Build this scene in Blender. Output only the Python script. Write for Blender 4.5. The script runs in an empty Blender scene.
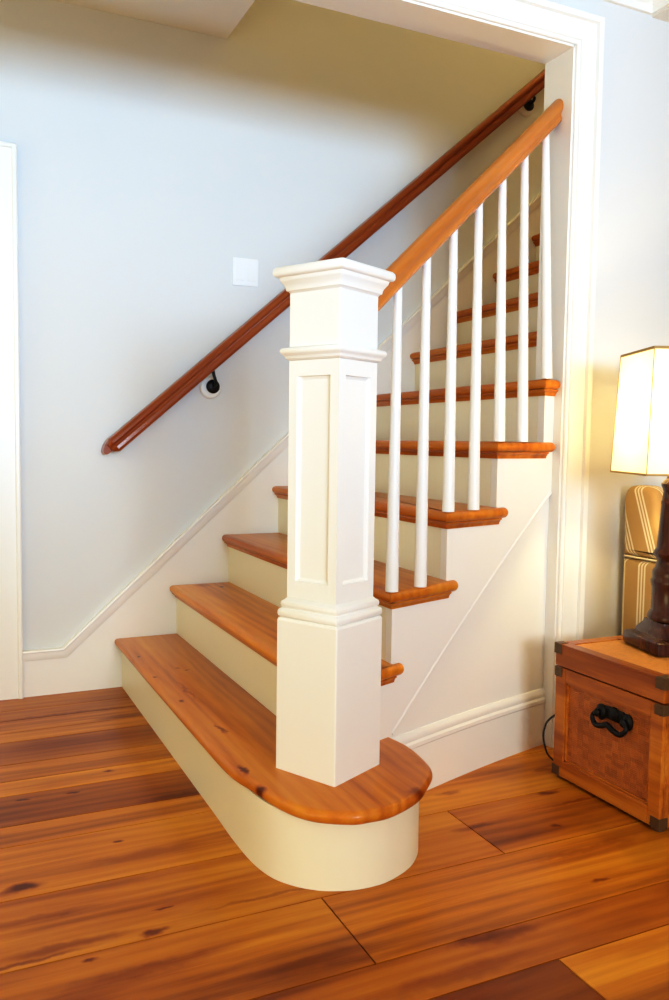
import bpy, bmesh, math, random
from mathutils import Vector, Matrix
random.seed(7)
SC = bpy.context.scene
COL = SC.collection
PI = math.pi

# ------------------------------------------------------------------ helpers
def link(name, verts, faces, mat, parent=None, smooth=None, mats=None, fmat=None):
    me = bpy.data.meshes.new(name)
    me.from_pydata([tuple(v) for v in verts], [], faces)
    bm = bmesh.new(); bm.from_mesh(me)
    bmesh.ops.recalc_face_normals(bm, faces=bm.faces)
    bm.to_mesh(me); bm.free()
    o = bpy.data.objects.new(name, me)
    COL.objects.link(o)
    for m in (mats or [mat]):
        me.materials.append(m)
    if fmat:
        for p, i in zip(me.polygons, fmat):
            p.material_index = i
    if smooth is not None:
        me.polygons.foreach_set('use_smooth', [True] * len(me.polygons))
        me.set_sharp_from_angle(angle=math.radians(smooth))
    if parent is not None:
        o.parent = parent
        o.matrix_parent_inverse = Matrix.Translation(-parent_loc(parent))
    return o

def parent_loc(p):
    # all roots are unrotated empties / meshes; find accumulated location
    loc = Vector((0, 0, 0))
    while p is not None:
        loc += Vector(p.location)
        loc += Vector(p.matrix_parent_inverse.to_translation()) if p.parent else Vector((0, 0, 0))
        p = p.parent
    return loc

def thing(name, label, cat, loc=(0, 0, 0), group=None):
    o = bpy.data.objects.new(name, None)
    o.empty_display_size = .1
    COL.objects.link(o)
    o.location = loc
    o['label'] = label; o['category'] = cat
    if group: o['group'] = group
    return o

def struct(o):
    o['kind'] = 'structure'
    return o

class MB:
    def __init__(s): s.v = []; s.f = []; s.m = []
    def add(s, verts, faces, mi=0):
        b = len(s.v); s.v += [tuple(v) for v in verts]
        for f in faces:
            s.f.append([b + i for i in f]); s.m.append(mi)
        return s
    def box(s, x0, x1, y0, y1, z0, z1, mi=0):
        v = [(x, y, z) for z in (z0, z1) for y in (y0, y1) for x in (x0, x1)]
        return s.add(v, [(0, 2, 3, 1), (4, 5, 7, 6), (0, 1, 5, 4), (2, 6, 7, 3), (0, 4, 6, 2), (1, 3, 7, 5)], mi)
    def bbox(s, x0, x1, y0, y1, z0, z1, b=.003, mi=0, T=None):
        """box with chamfered edges"""
        bm = bmesh.new()
        bmesh.ops.create_cube(bm, size=1)
        for v in bm.verts:
            v.co = Vector((x0 + (v.co.x + .5) * (x1 - x0), y0 + (v.co.y + .5) * (y1 - y0), z0 + (v.co.z + .5) * (z1 - z0)))
        bmesh.ops.bevel(bm, geom=list(bm.edges), offset=b, segments=2, affect='EDGES', profile=.5)
        bm.verts.index_update()
        vs = [v.co.copy() for v in bm.verts]
        if T: vs = [T @ v for v in vs]
        fs = [[v.index for v in f.verts] for f in bm.faces]
        bm.free()
        return s.add(vs, fs, mi)
    def loft(s, rings, closed=True, caps=True, mi=0):
        n = len(rings[0]); v = [p for r in rings for p in r]; f = []
        for i in range(len(rings) - 1):
            for j in range(n if closed else n - 1):
                k = (j + 1) % n
                f.append((i * n + j, i * n + k, (i + 1) * n + k, (i + 1) * n + j))
        if caps:
            f.append(list(range(n))[::-1]); f.append([(len(rings) - 1) * n + j for j in range(n)])
        return s.add(v, f, mi)
    def lathe(s, cx, cy, prof, n=32, mi=0, caps=True):
        rings = [[(cx + r * math.cos(2 * PI * j / n), cy + r * math.sin(2 * PI * j / n), z) for j in range(n)] for r, z in prof]
        return s.loft(rings, True, caps, mi)
    def squares(s, cx, cy, rot, prof, mi=0, b=.0):
        """stack of rotated square rings (half width, z)"""
        c, q = math.cos(rot), math.sin(rot); rings = []
        for h, z in prof:
            bb = min(b, h * .3); ring = []
            for sx, sy in ((1, 1), (-1, 1), (-1, -1), (1, -1)):
                if b:
                    if sx * sy > 0: pts = [(sx * h, sy * (h - bb)), (sx * (h - bb * .3), sy * (h - bb * .3)), (sx * (h - bb), sy * h)]
                    else: pts = [(sx * (h - bb), sy * h), (sx * (h - bb * .3), sy * (h - bb * .3)), (sx * h, sy * (h - bb))]
                else: pts = [(sx * h, sy * h)]
                ring += pts
            rings.append([(cx + c * u - q * w, cy + q * u + c * w, z) for u, w in ring])
        return s.loft(rings, True, True, mi)
    def tube(s, pts, rad, n=12, mi=0):
        pts = [Vector(p) for p in pts]; rings = []
        if not isinstance(rad, (list, tuple)): rad = [rad] * len(pts)
        prev = None
        for i, p in enumerate(pts):
            t = (pts[min(i + 1, len(pts) - 1)] - pts[max(i - 1, 0)]).normalized()
            if prev is None:
                a = Vector((0, 0, 1)) if abs(t.z) < .9 else Vector((1, 0, 0))
                u = t.cross(a).normalized()
            else:
                u = (prev - t * prev.dot(t)).normalized()
            prev = u; w = t.cross(u)
            rings.append([p + rad[i] * (math.cos(2 * PI * j / n) * u + math.sin(2 * PI * j / n) * w) for j in range(n)])
        return s.loft(rings, True, True, mi)
    def build(s, name, mat, parent=None, smooth=None, mats=None):
        return link(name, s.v, s.f, mat, parent, smooth, mats, s.m if mats else None)

def sweep(path_fn, npath, prof):
    """rings: for each path station, map 2-D profile -> 3-D"""
    return [[path_fn(i, d, h) for d, h in prof] for i in range(npath)]

def catmull(pts, n=6):
    out = []
    P = [Vector(p) for p in pts]
    for i in range(len(P) - 1):
        p0 = P[max(i - 1, 0)]; p1 = P[i]; p2 = P[i + 1]; p3 = P[min(i + 2, len(P) - 1)]
        for k in range(n):
            t = k / n
            out.append(.5 * ((2 * p1) + (p2 - p0) * t + (2 * p0 - 5 * p1 + 4 * p2 - p3) * t * t + (3 * p1 - p0 - 3 * p2 + p3) * t ** 3))
    out.append(P[-1]); return out

def offset_loop(pts, d):
    """inward offset of a CCW polygon by d (per-vertex mitre)"""
    n = len(pts); out = []
    for i in range(n):
        a, b, c = Vector(pts[i - 1]), Vector(pts[i]), Vector(pts[(i + 1) % n])
        t1 = (b - a).normalized(); t2 = (c - b).normalized()
        n1 = Vector((-t1.y, t1.x)); n2 = Vector((-t2.y, t2.x))
        m = n1 + n2
        if m.length < 1e-6: m = n1
        m.normalize(); k = max(.45, m.dot(n1))
        out.append(b + m * (d / k))
    return out

def area2(p):
    return sum(p[i - 1][0] * p[i][1] - p[i][0] * p[i - 1][1] for i in range(len(p)))

def slab(mb, outline, z0, z1, R, mi=0):
    """horizontal slab with rounded edge from a polygon"""
    pts = [Vector((p[0], p[1])) for p in outline]
    if area2(pts) < 0: pts = pts[::-1]
    rings = []; K = 5; hh = (z1 - z0) / 2; zm = (z0 + z1) / 2
    for k in range(K * 2 + 1):
        a = -PI / 2 + PI * k / (2 * K)
        ins = R * (1 - math.cos(a)); z = zm + hh * math.sin(a)
        rings.append([(p.x, p.y, z) for p in offset_loop(pts, ins)])
    mb.loft(rings, True, True, mi)
    return mb

# ------------------------------------------------------------------ materials
def new_mat(name):
    m = bpy.data.materials.new(name); m.use_nodes = True
    nt = m.node_tree
    b = nt.nodes['Principled BSDF']
    return m, nt, b

def N(nt, t, **kw):
    n = nt.nodes.new(t)
    for k, v in kw.items():
        if k in n.inputs: n.inputs[k].default_value = v
        else: setattr(n, k, v)
    return n

def plain(name, col, rough=.5, metal=0, bump=0, bscale=300, var=.0, spec=.5):
    m, nt, b = new_mat(name)
    b.inputs['Roughness'].default_value = rough
    b.inputs['Metallic'].default_value = metal
    b.inputs['Specular IOR Level'].default_value = spec
    tc = N(nt, 'ShaderNodeTexCoord')
    nz = N(nt, 'ShaderNodeTexNoise', Scale=3.0, Detail=3.0)
    nt.links.new(tc.outputs['Object'], nz.inputs['Vector'])
    mx = N(nt, 'ShaderNodeMix', data_type='RGBA')
    mx.inputs['A'].default_value = tuple(c * (1 - var) for c in col[:3]) + (1,)
    mx.inputs['B'].default_value = tuple(min(1, c * (1 + var)) for c in col[:3]) + (1,)
    nt.links.new(nz.outputs['Fac'], mx.inputs['Factor'])
    nt.links.new(mx.outputs['Result'], b.inputs['Base Color'])
    if bump:
        n2 = N(nt, 'ShaderNodeTexNoise', Scale=float(bscale), Detail=2.0)
        nt.links.new(tc.outputs['Object'], n2.inputs['Vector'])
        bp = N(nt, 'ShaderNodeBump', Strength=bump, Distance=.002)
        nt.links.new(n2.outputs['Fac'], bp.inputs['Height'])
        nt.links.new(bp.outputs['Normal'], b.inputs['Normal'])
    return m

def wood(name, dark, mid, light, axis='X', grain=9.0, stretch=.09, rough=.32, attr=False, knots=(), ring=.5, fine=.35, coat=.25, seed=0., autoknots=True, streak=.6, lo=.3, frame=None):
    """procedural board wood, grain along the given axis; attr = per-face 'tone' and 'seed'"""
    m, nt, b = new_mat(name); L = nt.links.new
    tc = N(nt, 'ShaderNodeTexCoord')
    src = tc.outputs['Object']
    if frame:
        d = Vector(frame).normalized(); l_ = Vector((0, 0, 1)).cross(d).normalized(); u_ = d.cross(l_)
        cmb = N(nt, 'ShaderNodeCombineXYZ')
        for ch, ax in (('X', d), ('Y', l_), ('Z', u_)):
            dt = N(nt, 'ShaderNodeVectorMath', operation='DOT_PRODUCT'); dt.inputs[1].default_value = tuple(ax)
            L(src, dt.inputs[0]); L(dt.outputs['Value'], cmb.inputs[ch])
        src = cmb.outputs[0]
    if attr:
        at = N(nt, 'ShaderNodeAttribute', attribute_name='seed')
        cm = N(nt, 'ShaderNodeCombineXYZ')
        L(at.outputs['Fac'], cm.inputs['X']); L(at.outputs['Fac'], cm.inputs['Y']); L(at.outputs['Fac'], cm.inputs['Z'])
        ad = N(nt, 'ShaderNodeVectorMath', operation='ADD')
        L(src, ad.inputs[0]); L(cm.outputs[0], ad.inputs[1]); vec = ad.outputs[0]
    else:
        ad = N(nt, 'ShaderNodeVectorMath', operation='ADD'); ad.inputs[1].default_value = (seed, seed * 1.7, seed * .6)
        L(src, ad.inputs[0]); vec = ad.outputs[0]
    st = {'X': (stretch, 1, 1), 'Y': (1, stretch, 1), 'Z': (1, 1, stretch)}[axis]
    mp = N(nt, 'ShaderNodeMapping'); mp.inputs['Scale'].default_value = st
    L(vec, mp.inputs['Vector'])
    # broad figure
    nz = N(nt, 'ShaderNodeTexNoise', Scale=grain, Detail=5.0, Roughness=.6, Distortion=.8)
    L(mp.outputs[0], nz.inputs['Vector'])
    # growth rings (cathedral figure)
    wv = N(nt, 'ShaderNodeTexWave', Scale=grain * 1.3, Distortion=7.0, Detail=2.0)
    wv.inputs['Detail Scale'].default_value = 1.2
    wv.wave_type = 'BANDS'; wv.bands_direction = {'X': 'Y', 'Y': 'X', 'Z': 'X'}[axis]
    L(mp.outputs[0], wv.inputs['Vector'])
    # fine fibres
    mp2 = N(nt, 'ShaderNodeMapping'); mp2.inputs['Scale'].default_value = tuple(a * 1. if a == 1 else .035 for a in st)
    L(vec, mp2.inputs['Vector'])
    nf = N(nt, 'ShaderNodeTexNoise', Scale=150.0, Detail=3.0, Roughness=.7)
    L(mp2.outputs[0], nf.inputs['Vector'])
    # mix factors
    a1 = N(nt, 'ShaderNodeMath', operation='MULTIPLY_ADD'); a1.inputs[1].default_value = ring * .35
    L(wv.outputs['Fac'], a1.inputs[0]); L(nz.outputs['Fac'], a1.inputs[2])
    a2 = N(nt, 'ShaderNodeMath', operation='MULTIPLY_ADD'); a2.inputs[1].default_value = fine * .6
    L(nf.outputs['Fac'], a2.inputs[0]); L(a1.outputs[0], a2.inputs[2])
    a3 = N(nt, 'ShaderNodeMath', operation='SUBTRACT'); a3.inputs[1].default_value = ring * .175 + fine * .3
    L(a2.outputs[0], a3.inputs[0])
    cr = N(nt, 'ShaderNodeValToRGB')
    cr.color_ramp.elements[0].position = lo; cr.color_ramp.elements[0].color = tuple(dark) + (1,)
    cr.color_ramp.elements[1].position = 1 - lo; cr.color_ramp.elements[1].color = tuple(light) + (1,)
    e = cr.color_ramp.elements.new(.48); e.color = tuple(mid) + (1,)
    L(a3.outputs[0], cr.inputs['Fac']); col = cr.outputs['Color']
    # dark mineral streaks
    mp3 = N(nt, 'ShaderNodeMapping'); mp3.inputs['Scale'].default_value = tuple(1. if a == 1 else .14 for a in st)
    L(vec, mp3.inputs['Vector'])
    ns = N(nt, 'ShaderNodeTexNoise', Scale=5.0, Detail=4.0, Roughness=.65)
    L(mp3.outputs[0], ns.inputs['Vector'])
    mr = N(nt, 'ShaderNodeMapRange'); mr.inputs['From Min'].default_value = .54; mr.inputs['From Max'].default_value = .74
    mr.inputs['To Min'].default_value = 1.; mr.inputs['To Max'].default_value = 1 - streak
    L(ns.outputs['Fac'], mr.inputs['Value'])
    fac = mr.outputs[0]
    if autoknots:
        mpk = N(nt, 'ShaderNodeMapping'); mpk.inputs['Scale'].default_value = tuple(1. if a == 1 else .42 for a in st)
        L(vec, mpk.inputs['Vector'])
        vo = N(nt, 'ShaderNodeTexVoronoi', Scale=3.4); vo.inputs['Randomness'].default_value = 1
        L(mpk.outputs[0], vo.inputs['Vector'])
        mk = N(nt, 'ShaderNodeMapRange', interpolation_type='SMOOTHSTEP'); mk.inputs['From Min'].default_value = .015; mk.inputs['From Max'].default_value = .06
        mk.inputs['To Min'].default_value = .15; mk.inputs['To Max'].default_value = 1.
        L(vo.outputs['Distance'], mk.inputs['Value'])
        mm = N(nt, 'ShaderNodeMath', operation='MULTIPLY'); L(fac, mm.inputs[0]); L(mk.outputs[0], mm.inputs[1]); fac = mm.outputs[0]
    if knots:
        # wobble the coordinates a little so that the knots are not perfect ellipses
        wn = N(nt, 'ShaderNodeTexNoise', Scale=22.0, Detail=3.0); L(src, wn.inputs['Vector'])
        wo = N(nt, 'ShaderNodeVectorMath', operation='MULTIPLY_ADD'); wo.inputs[1].default_value = (.05, .03, 0); L(wn.outputs['Color'], wo.inputs[0])
        L(src, wo.inputs[2])
        for (kx, ky, ax_, ay_, s) in knots:
            sb = N(nt, 'ShaderNodeVectorMath', operation='SUBTRACT'); sb.inputs[1].default_value = (kx + .025, ky + .015, 0); L(wo.outputs[0], sb.inputs[0])
            ml = N(nt, 'ShaderNodeVectorMath', operation='MULTIPLY'); ml.inputs[1].default_value = (1 / ax_, 1 / ay_, 0); L(sb.outputs[0], ml.inputs[0])
            ln = N(nt, 'ShaderNodeVectorMath', operation='LENGTH'); L(ml.outputs[0], ln.inputs[0])
            mk = N(nt, 'ShaderNodeMapRange', interpolation_type='SMOOTHSTEP'); mk.inputs['From Min'].default_value = .2; mk.inputs['From Max'].default_value = .85
            mk.inputs['To Min'].default_value = 1 - s; mk.inputs['To Max'].default_value = 1.
            L(ln.outputs['Value'], mk.inputs['Value'])
            mm = N(nt, 'ShaderNodeMath', operation='MULTIPLY'); L(fac, mm.inputs[0]); L(mk.outputs[0], mm.inputs[1]); fac = mm.outputs[0]
    if attr:
        at2 = N(nt, 'ShaderNodeAttribute', attribute_name='tone')
        mm = N(nt, 'ShaderNodeMath', operation='MULTIPLY'); L(fac, mm.inputs[0]); L(at2.outputs['Fac'], mm.inputs[1]); fac = mm.outputs[0]
    # darkening keeps red longest, like heart pine
    pw = N(nt, 'ShaderNodeCombineXYZ')
    for ch, ex in (('X', .75), ('Y', 1.15), ('Z', 1.25)):
        p = N(nt, 'ShaderNodeMath', operation='POWER'); p.inputs[1].default_value = ex
        L(fac, p.inputs[0]); L(p.outputs[0], pw.inputs[ch])
    mu = N(nt, 'ShaderNodeVectorMath', operation='MULTIPLY'); L(col, mu.inputs[0]); L(pw.outputs[0], mu.inputs[1])
    L(mu.outputs[0], b.inputs['Base Color'])
    b.inputs['Roughness'].default_value = rough
    b.inputs['Coat Weight'].default_value = coat; b.inputs['Coat Roughness'].default_value = .16
    b.inputs['Specular IOR Level'].default_value = .22
    bp = N(nt, 'ShaderNodeBump', Strength=.12, Distance=.002); L(a2.outputs[0], bp.inputs['Height']); L(bp.outputs['Normal'], b.inputs['Normal'])
    return m

WHITE = plain('trim_paint', (.86, .835, .79), .34, var=.01)
WALLP = plain('wall_paint', (.715, .715, .715), .85, bump=.05, bscale=400, var=.012, spec=.2)
CEILP = plain('ceiling_paint', (.80, .78, .74), .9, var=.01, spec=.2)
RISERP = plain('riser_paint', (.82, .765, .60), .4, var=.02)
SWITCH = plain('switch_plastic', (.85, .86, .88), .3)
BLACK = plain('black_iron', (.012, .011, .011), .42, metal=.5, bump=.15, bscale=120)
BRONZE = plain('dark_bracket_metal', (.13, .075, .035), .45, metal=.35, bump=.3, bscale=200, var=.3)
DARKGAP = plain('subfloor_dark', (.03, .012, .004), .9)
CORD = plain('cord_rubber', (.01, .01, .01), .5)

FLOOR_KNOTS = [(-.473, .007, .075, .03, .9), (-.252, .137, .022, .010, .85), (-.196, .569, .03, .012, .85), (-.308, .455, .03, .011, .85),
               (-.435, .462, .03, .009, .8), (-.26, -.264, .045, .02, .8), (-.383, -.304, .03, .010, .8), (-.223, -.186, .03, .008, .75),
               (-.062, .328, .16, .035, .6), (.865, -.05, .05, .02, .75), (.756, -.21, .03, .012, .75), (1.153, .173, .05, .02, .6),
               (.949, .088, .05, .02, .5), (-.211, 1.13, .35, .022, .55), (-.06, 1.03, .16, .03, .55), (.671, -.46, .03, .01, .6),
               (.30, -.53, .11, .022, .6), (-.42, -.24, .2, .022, .5), (-.5, -.262, .2, .012, .6), (.62, .055, .06, .02, .5), (.56, -.14, .1, .02, .5), (-.3, -.37, .25, .03, .45), (0, -.47, .22, .035, .4), (.36, -.545, .14, .03, .6), (.75, -.34, .3, .018, .4), (.2, -.61, .3, .03, .4), (.95, -.12, .3, .012, .45), (-.2, .05, .22, .03, .3), (-.45, -.12, .2, .02, .35), (.0, -.23, .25, .012, .45)]
FLOORW = wood('floor_pine', (.20, .044, .004), (.53, .168, .010), (.76, .33, .026), 'X', grain=6.5, attr=True, knots=FLOOR_KNOTS, rough=.38, ring=.22, fine=.26, coat=.1, autoknots=False, streak=.6, lo=.25)
TREAD_KNOTS = [(-.005, 1.069, .012, .018, .85), (-.005, .802, .01, .015, .8), (.108, .843, .009, .012, .7), (.01, .529, .016, .02, .85),
               (.003, -.023, .014, .045, .85), (.008, -.125, .018, .035, .9), (.114, -.345, .02, .02, .85), (.32, -.28, .05, .03, .7), (.087, .878, .01, .02, .5),
               (.04, .26, .012, .06, .7), (.43, -.06, .01, .012, .7), (.352, 1.266, .014, .022, .9), (.30, 1.33, .05, .05, .35), (.05, .62, .012, .16, .4)]
TREADW = wood('tread_pine', (.40, .10, .010), (.60, .19, .018), (.70, .29, .034), 'Y', grain=7.0, attr=True, knots=TREAD_KNOTS, rough=.34, ring=.22, fine=.25, coat=.15, autoknots=False, streak=.35)
RAILW = wood('handrail_wood', (.38, .10, .016), (.56, .18, .030), (.66, .26, .05), 'X', grain=12, rough=.30, ring=.15, fine=.2, coat=.3, autoknots=False, streak=.15, lo=.2, frame=(1, .388, .862))
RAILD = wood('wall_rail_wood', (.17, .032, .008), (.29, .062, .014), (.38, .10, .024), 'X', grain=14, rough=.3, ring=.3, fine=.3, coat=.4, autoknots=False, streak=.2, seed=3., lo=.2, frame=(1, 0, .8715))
TRUNKW = wood('trunk_wood', (.32, .085, .011), (.50, .16, .020), (.62, .24, .034), 'Y', grain=12, rough=.35, ring=.3, fine=.4, coat=.3, autoknots=False, streak=.4, seed=9.)
LAMPW = wood('lamp_wood', (.030, .008, .004), (.065, .016, .007), (.11, .03, .012), 'Z', grain=14, rough=.25, ring=.2, fine=.3, coat=.5, autoknots=False, streak=.3, seed=5.)

def weave_mat(name, c1, c2, cell=.022, plane='YZ'):
    m, nt, b = new_mat(name); L = nt.links.new
    tc = N(nt, 'ShaderNodeTexCoord'); sp = N(nt, 'ShaderNodeSeparateXYZ'); L(tc.outputs['Object'], sp.inputs[0])
    cb = N(nt, 'ShaderNodeCombineXYZ'); L(sp.outputs[plane[0]], cb.inputs['X']); L(sp.outputs[plane[1]], cb.inputs['Y'])
    ck = N(nt, 'ShaderNodeTexChecker', Scale=1 / cell); L(cb.outputs[0], ck.inputs['Vector'])
    w1 = N(nt, 'ShaderNodeTexWave', Scale=62.0, Distortion=.6); w1.bands_direction = 'X'; L(cb.outputs[0], w1.inputs['Vector'])
    w2 = N(nt, 'ShaderNodeTexWave', Scale=62.0, Distortion=.6); w2.bands_direction = 'Y'; L(cb.outputs[0], w2.inputs['Vector'])
    mx = N(nt, 'ShaderNodeMix', data_type='FLOAT'); L(ck.outputs['Fac'], mx.inputs['Factor']); L(w1.outputs['Fac'], mx.inputs['A']); L(w2.outputs['Fac'], mx.inputs['B'])
    nz = N(nt, 'ShaderNodeTexNoise', Scale=28.0, Detail=3.0); L(cb.outputs[0], nz.inputs['Vector'])
    wn = N(nt, 'ShaderNodeTexWhiteNoise', noise_dimensions='3D')
    sn = N(nt, 'ShaderNodeVectorMath', operation='SNAP'); sn.inputs[1].default_value = (cell, cell * .5, 1); L(cb.outputs[0], sn.inputs[0]); L(sn.outputs[0], wn.inputs['Vector'])
    a = N(nt, 'ShaderNodeMath', operation='MULTIPLY_ADD'); a.inputs[1].default_value = .3; L(mx.outputs['Result'], a.inputs[0])
    m2 = N(nt, 'ShaderNodeMath', operation='MULTIPLY'); m2.inputs[1].default_value = .28; L(wn.outputs['Value'], m2.inputs[0]); L(m2.outputs[0], a.inputs[2])
    a2 = N(nt, 'ShaderNodeMath', operation='MULTIPLY_ADD'); a2.inputs[1].default_value = .45; L(nz.outputs['Fac'], a2.inputs[0]); L(a.outputs[0], a2.inputs[2])
    cr = N(nt, 'ShaderNodeMix', data_type='RGBA'); cr.inputs['A'].default_value = c1 + (1,); cr.inputs['B'].default_value = c2 + (1,)
    L(a2.outputs[0], cr.inputs['Factor']); L(cr.outputs['Result'], b.inputs['Base Color'])
    bp = N(nt, 'ShaderNodeBump', Strength=.5, Distance=.002); L(mx.outputs['Result'], bp.inputs['Height']); L(bp.outputs['Normal'], b.inputs['Normal'])
    b.inputs['Roughness'].default_value = .45
    return m
WEAVE = weave_mat('trunk_weave', (.17, .035, .006), (.66, .21, .036))
WEAVETOP = weave_mat('trunk_top_weave', (.56, .22, .045), (.74, .34, .075), .012, 'XY')

def stripe_mat(name, ang):
    """gold upholstery with groups of three cream stripes, in the Y-Z plane turned by ang"""
    m, nt, b = new_mat(name); L = nt.links.new
    tc = N(nt, 'ShaderNodeTexCoord'); mp = N(nt, 'ShaderNodeMapping'); mp.inputs['Rotation'].default_value = (ang, 0, 0)
    L(tc.outputs['Object'], mp.inputs['Vector']); sp = N(nt, 'ShaderNodeSeparateXYZ'); L(mp.outputs[0], sp.inputs[0])
    sx = N(nt, 'ShaderNodeMath', operation='ADD'); L(sp.outputs['Y'], sx.inputs[0]); L(sp.outputs['X'], sx.inputs[1])
    sc = N(nt, 'ShaderNodeMath', operation='MULTIPLY'); sc.inputs[1].default_value = 1 / .085; L(sx.outputs[0], sc.inputs[0])
    fr = N(nt, 'ShaderNodeMath', operation='FRACT'); L(sc.outputs[0], fr.inputs[0])
    cr = N(nt, 'ShaderNodeValToRGB'); cr.color_ramp.interpolation = 'CONSTANT'
    g = (.50, .31, .12, 1); c = (.82, .72, .50, 1)
    el = cr.color_ramp.elements; el[0].position = 0; el[0].color = g; el[1].position = .58; el[1].color = c
    for p, k in ((.66, g), (.72, c), (.80, g), (.86, c), (.94, g)):
        e = el.new(p); e.color = k
    L(fr.outputs[0], cr.inputs['Fac']); L(cr.outputs['Color'], b.inputs['Base Color'])
    nz = N(nt, 'ShaderNodeTexNoise', Scale=350.0); L(tc.outputs['Object'], nz.inputs['Vector'])
    bp = N(nt, 'ShaderNodeBump', Strength=.2, Distance=.001); L(nz.outputs['Fac'], bp.inputs['Height']); L(bp.outputs['Normal'], b.inputs['Normal'])
    b.inputs['Roughness'].default_value = .8
    return m
STRIPE_V = stripe_mat('striped_fabric_upright', 0)
STRIPE_D = stripe_mat('striped_fabric_slanted', math.radians(20))
PIPING = plain('cream_piping', (.80, .68, .44), .8)
CHAIRLEG = plain('chair_leg_wood', (.06, .025, .012), .35)

def shade_mat():
    m, nt, b = new_mat('lamp_shade_linen'); L = nt.links.new
    out = nt.nodes['Material Output']
    df = N(nt, 'ShaderNodeBsdfDiffuse'); df.inputs['Color'].default_value = (.9, .82, .66, 1)
    tr = N(nt, 'ShaderNodeBsdfTranslucent'); tr.inputs['Color'].default_value = (1., .93, .78, 1)
    mx = N(nt, 'ShaderNodeMixShader', Fac=.42); L(df.outputs[0], mx.inputs[1]); L(tr.outputs[0], mx.inputs[2])
    tc = N(nt, 'ShaderNodeTexCoord'); nz = N(nt, 'ShaderNodeTexNoise', Scale=500.0); L(tc.outputs['Object'], nz.inputs['Vector'])
    bp = N(nt, 'ShaderNodeBump', Strength=.1, Distance=.001); L(nz.outputs['Fac'], bp.inputs['Height']); L(bp.outputs['Normal'], df.inputs['Normal'])
    L(mx.outputs[0], out.inputs['Surface'])
    nt.nodes.remove(b)
    return m
SHADE = shade_mat()
SHADETRIM = plain('shade_trim', (.42, .27, .10), .7)
def bulb_mat():
    m, nt, b = new_mat('bulb_glass'); L = nt.links.new
    em = N(nt, 'ShaderNodeEmission', Strength=6.0); em.inputs['Color'].default_value = (1, .85, .6, 1)
    tr = N(nt, 'ShaderNodeBsdfTransparent'); mx = N(nt, 'ShaderNodeMixShader', Fac=.15)
    L(tr.outputs[0], mx.inputs[1]); L(em.outputs[0], mx.inputs[2]); L(mx.outputs[0], nt.nodes['Material Output'].inputs['Surface'])
    nt.nodes.remove(b); return m
BULB = bulb_mat()

# ------------------------------------------------------------------ dimensions
H = .19; RUN = .21023; NOSE = .027; T = .03; W = 1.39; OV = .027; EXT = .035
def s(x):      # plan curve of the open side of the stair (flares towards the room at the foot)
    return -.114 * x * x + .492 * x - .148
JX, JY0, JY1 = 1.10, .22, .345       # jamb face, wall thickness
HS, HC = 2.116, 2.473                # opening head, ceiling
TOPZ = 4.9
NT = 13
X0, X1, Y0 = -2.4, 3.7, -5.2

# ------------------------------------------------------------------ floor: one mesh of planks, every plank with its own tone
rows = [1.40, 1.235, 1.125, 1.005, .915, .725, .60, .50, .315, .205, -.035, -.28, -.522, -.645, -.83, -1.0, -1.2, -1.38, -1.6, -1.8, -2.0, -2.2, -2.4, -2.6, -2.8, -3., -3.2, -3.4, -3.6, -3.8, -4.0, -4.2, -4.4, -4.6, -4.8, -5.0, -5.2]
joints = {9: [], 10: [.552], 11: [.087], 12: [1.25], 13: [-.36, .40]}
tones = {0: [.66], 1: [.72], 2: [1.0], 3: [.95], 4: [.56], 5: [.98], 6: [1.28], 7: [.78], 8: [1.0], 9: [1.0], 10: [.84, .86], 11: [.92, 1.0], 12: [.70, .92], 13: [.72, .28, 1.0]}
fb = MB(); tone = []; seedv = []
def plank(x0, x1, y0, y1, t, sd):
    g = .0016; d = .0035
    top = [(x0 + g, y0 + g, 0), (x1 - g, y0 + g, 0), (x1 - g, y1 - g, 0), (x0 + g, y1 - g, 0)]
    bot = [(p[0], p[1], -d) for p in top]
    fb.add(top + bot, [(0, 1, 2, 3), (0, 4, 5, 1), (1, 5, 6, 2), (2, 6, 7, 3), (3, 7, 4, 0)], 0)
    tone.extend([t] * 5); seedv.extend([sd] * 5)
for i in range(len(rows) - 1):
    ya, yb = rows[i + 1], rows[i]
    if i in joints: js = joints[i]
    elif i < 9: js = [random.uniform(1.2, 2.6)]
    else:
        js = []; x = X0 + random.uniform(.5, 2)
        while x < X1: js.append(x); x += random.uniform(1.4, 2.6)
    xs = [X0] + list(js) + [X1]
    for k in range(len(xs) - 1):
        t = tones[i][min(k, len(tones[i]) - 1)] if i in tones else random.uniform(.75, 1.1)
        plank(xs[k], xs[k + 1], ya, yb, t, random.uniform(0, 40))
fb.box(X0, X1, Y0, 1.40, -.08, -.0035, 1); tone += [1] * 6; seedv += [0] * 6
floor = struct(fb.build('floor', None, mats=[FLOORW, DARKGAP]))
def set_attr(o, name, vals):
    a = o.data.attributes.new(name, 'FLOAT', 'FACE')
    a.data.foreach_set('value', vals)
set_attr(floor, 'tone', tone); set_attr(floor, 'seed', seedv)

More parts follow.
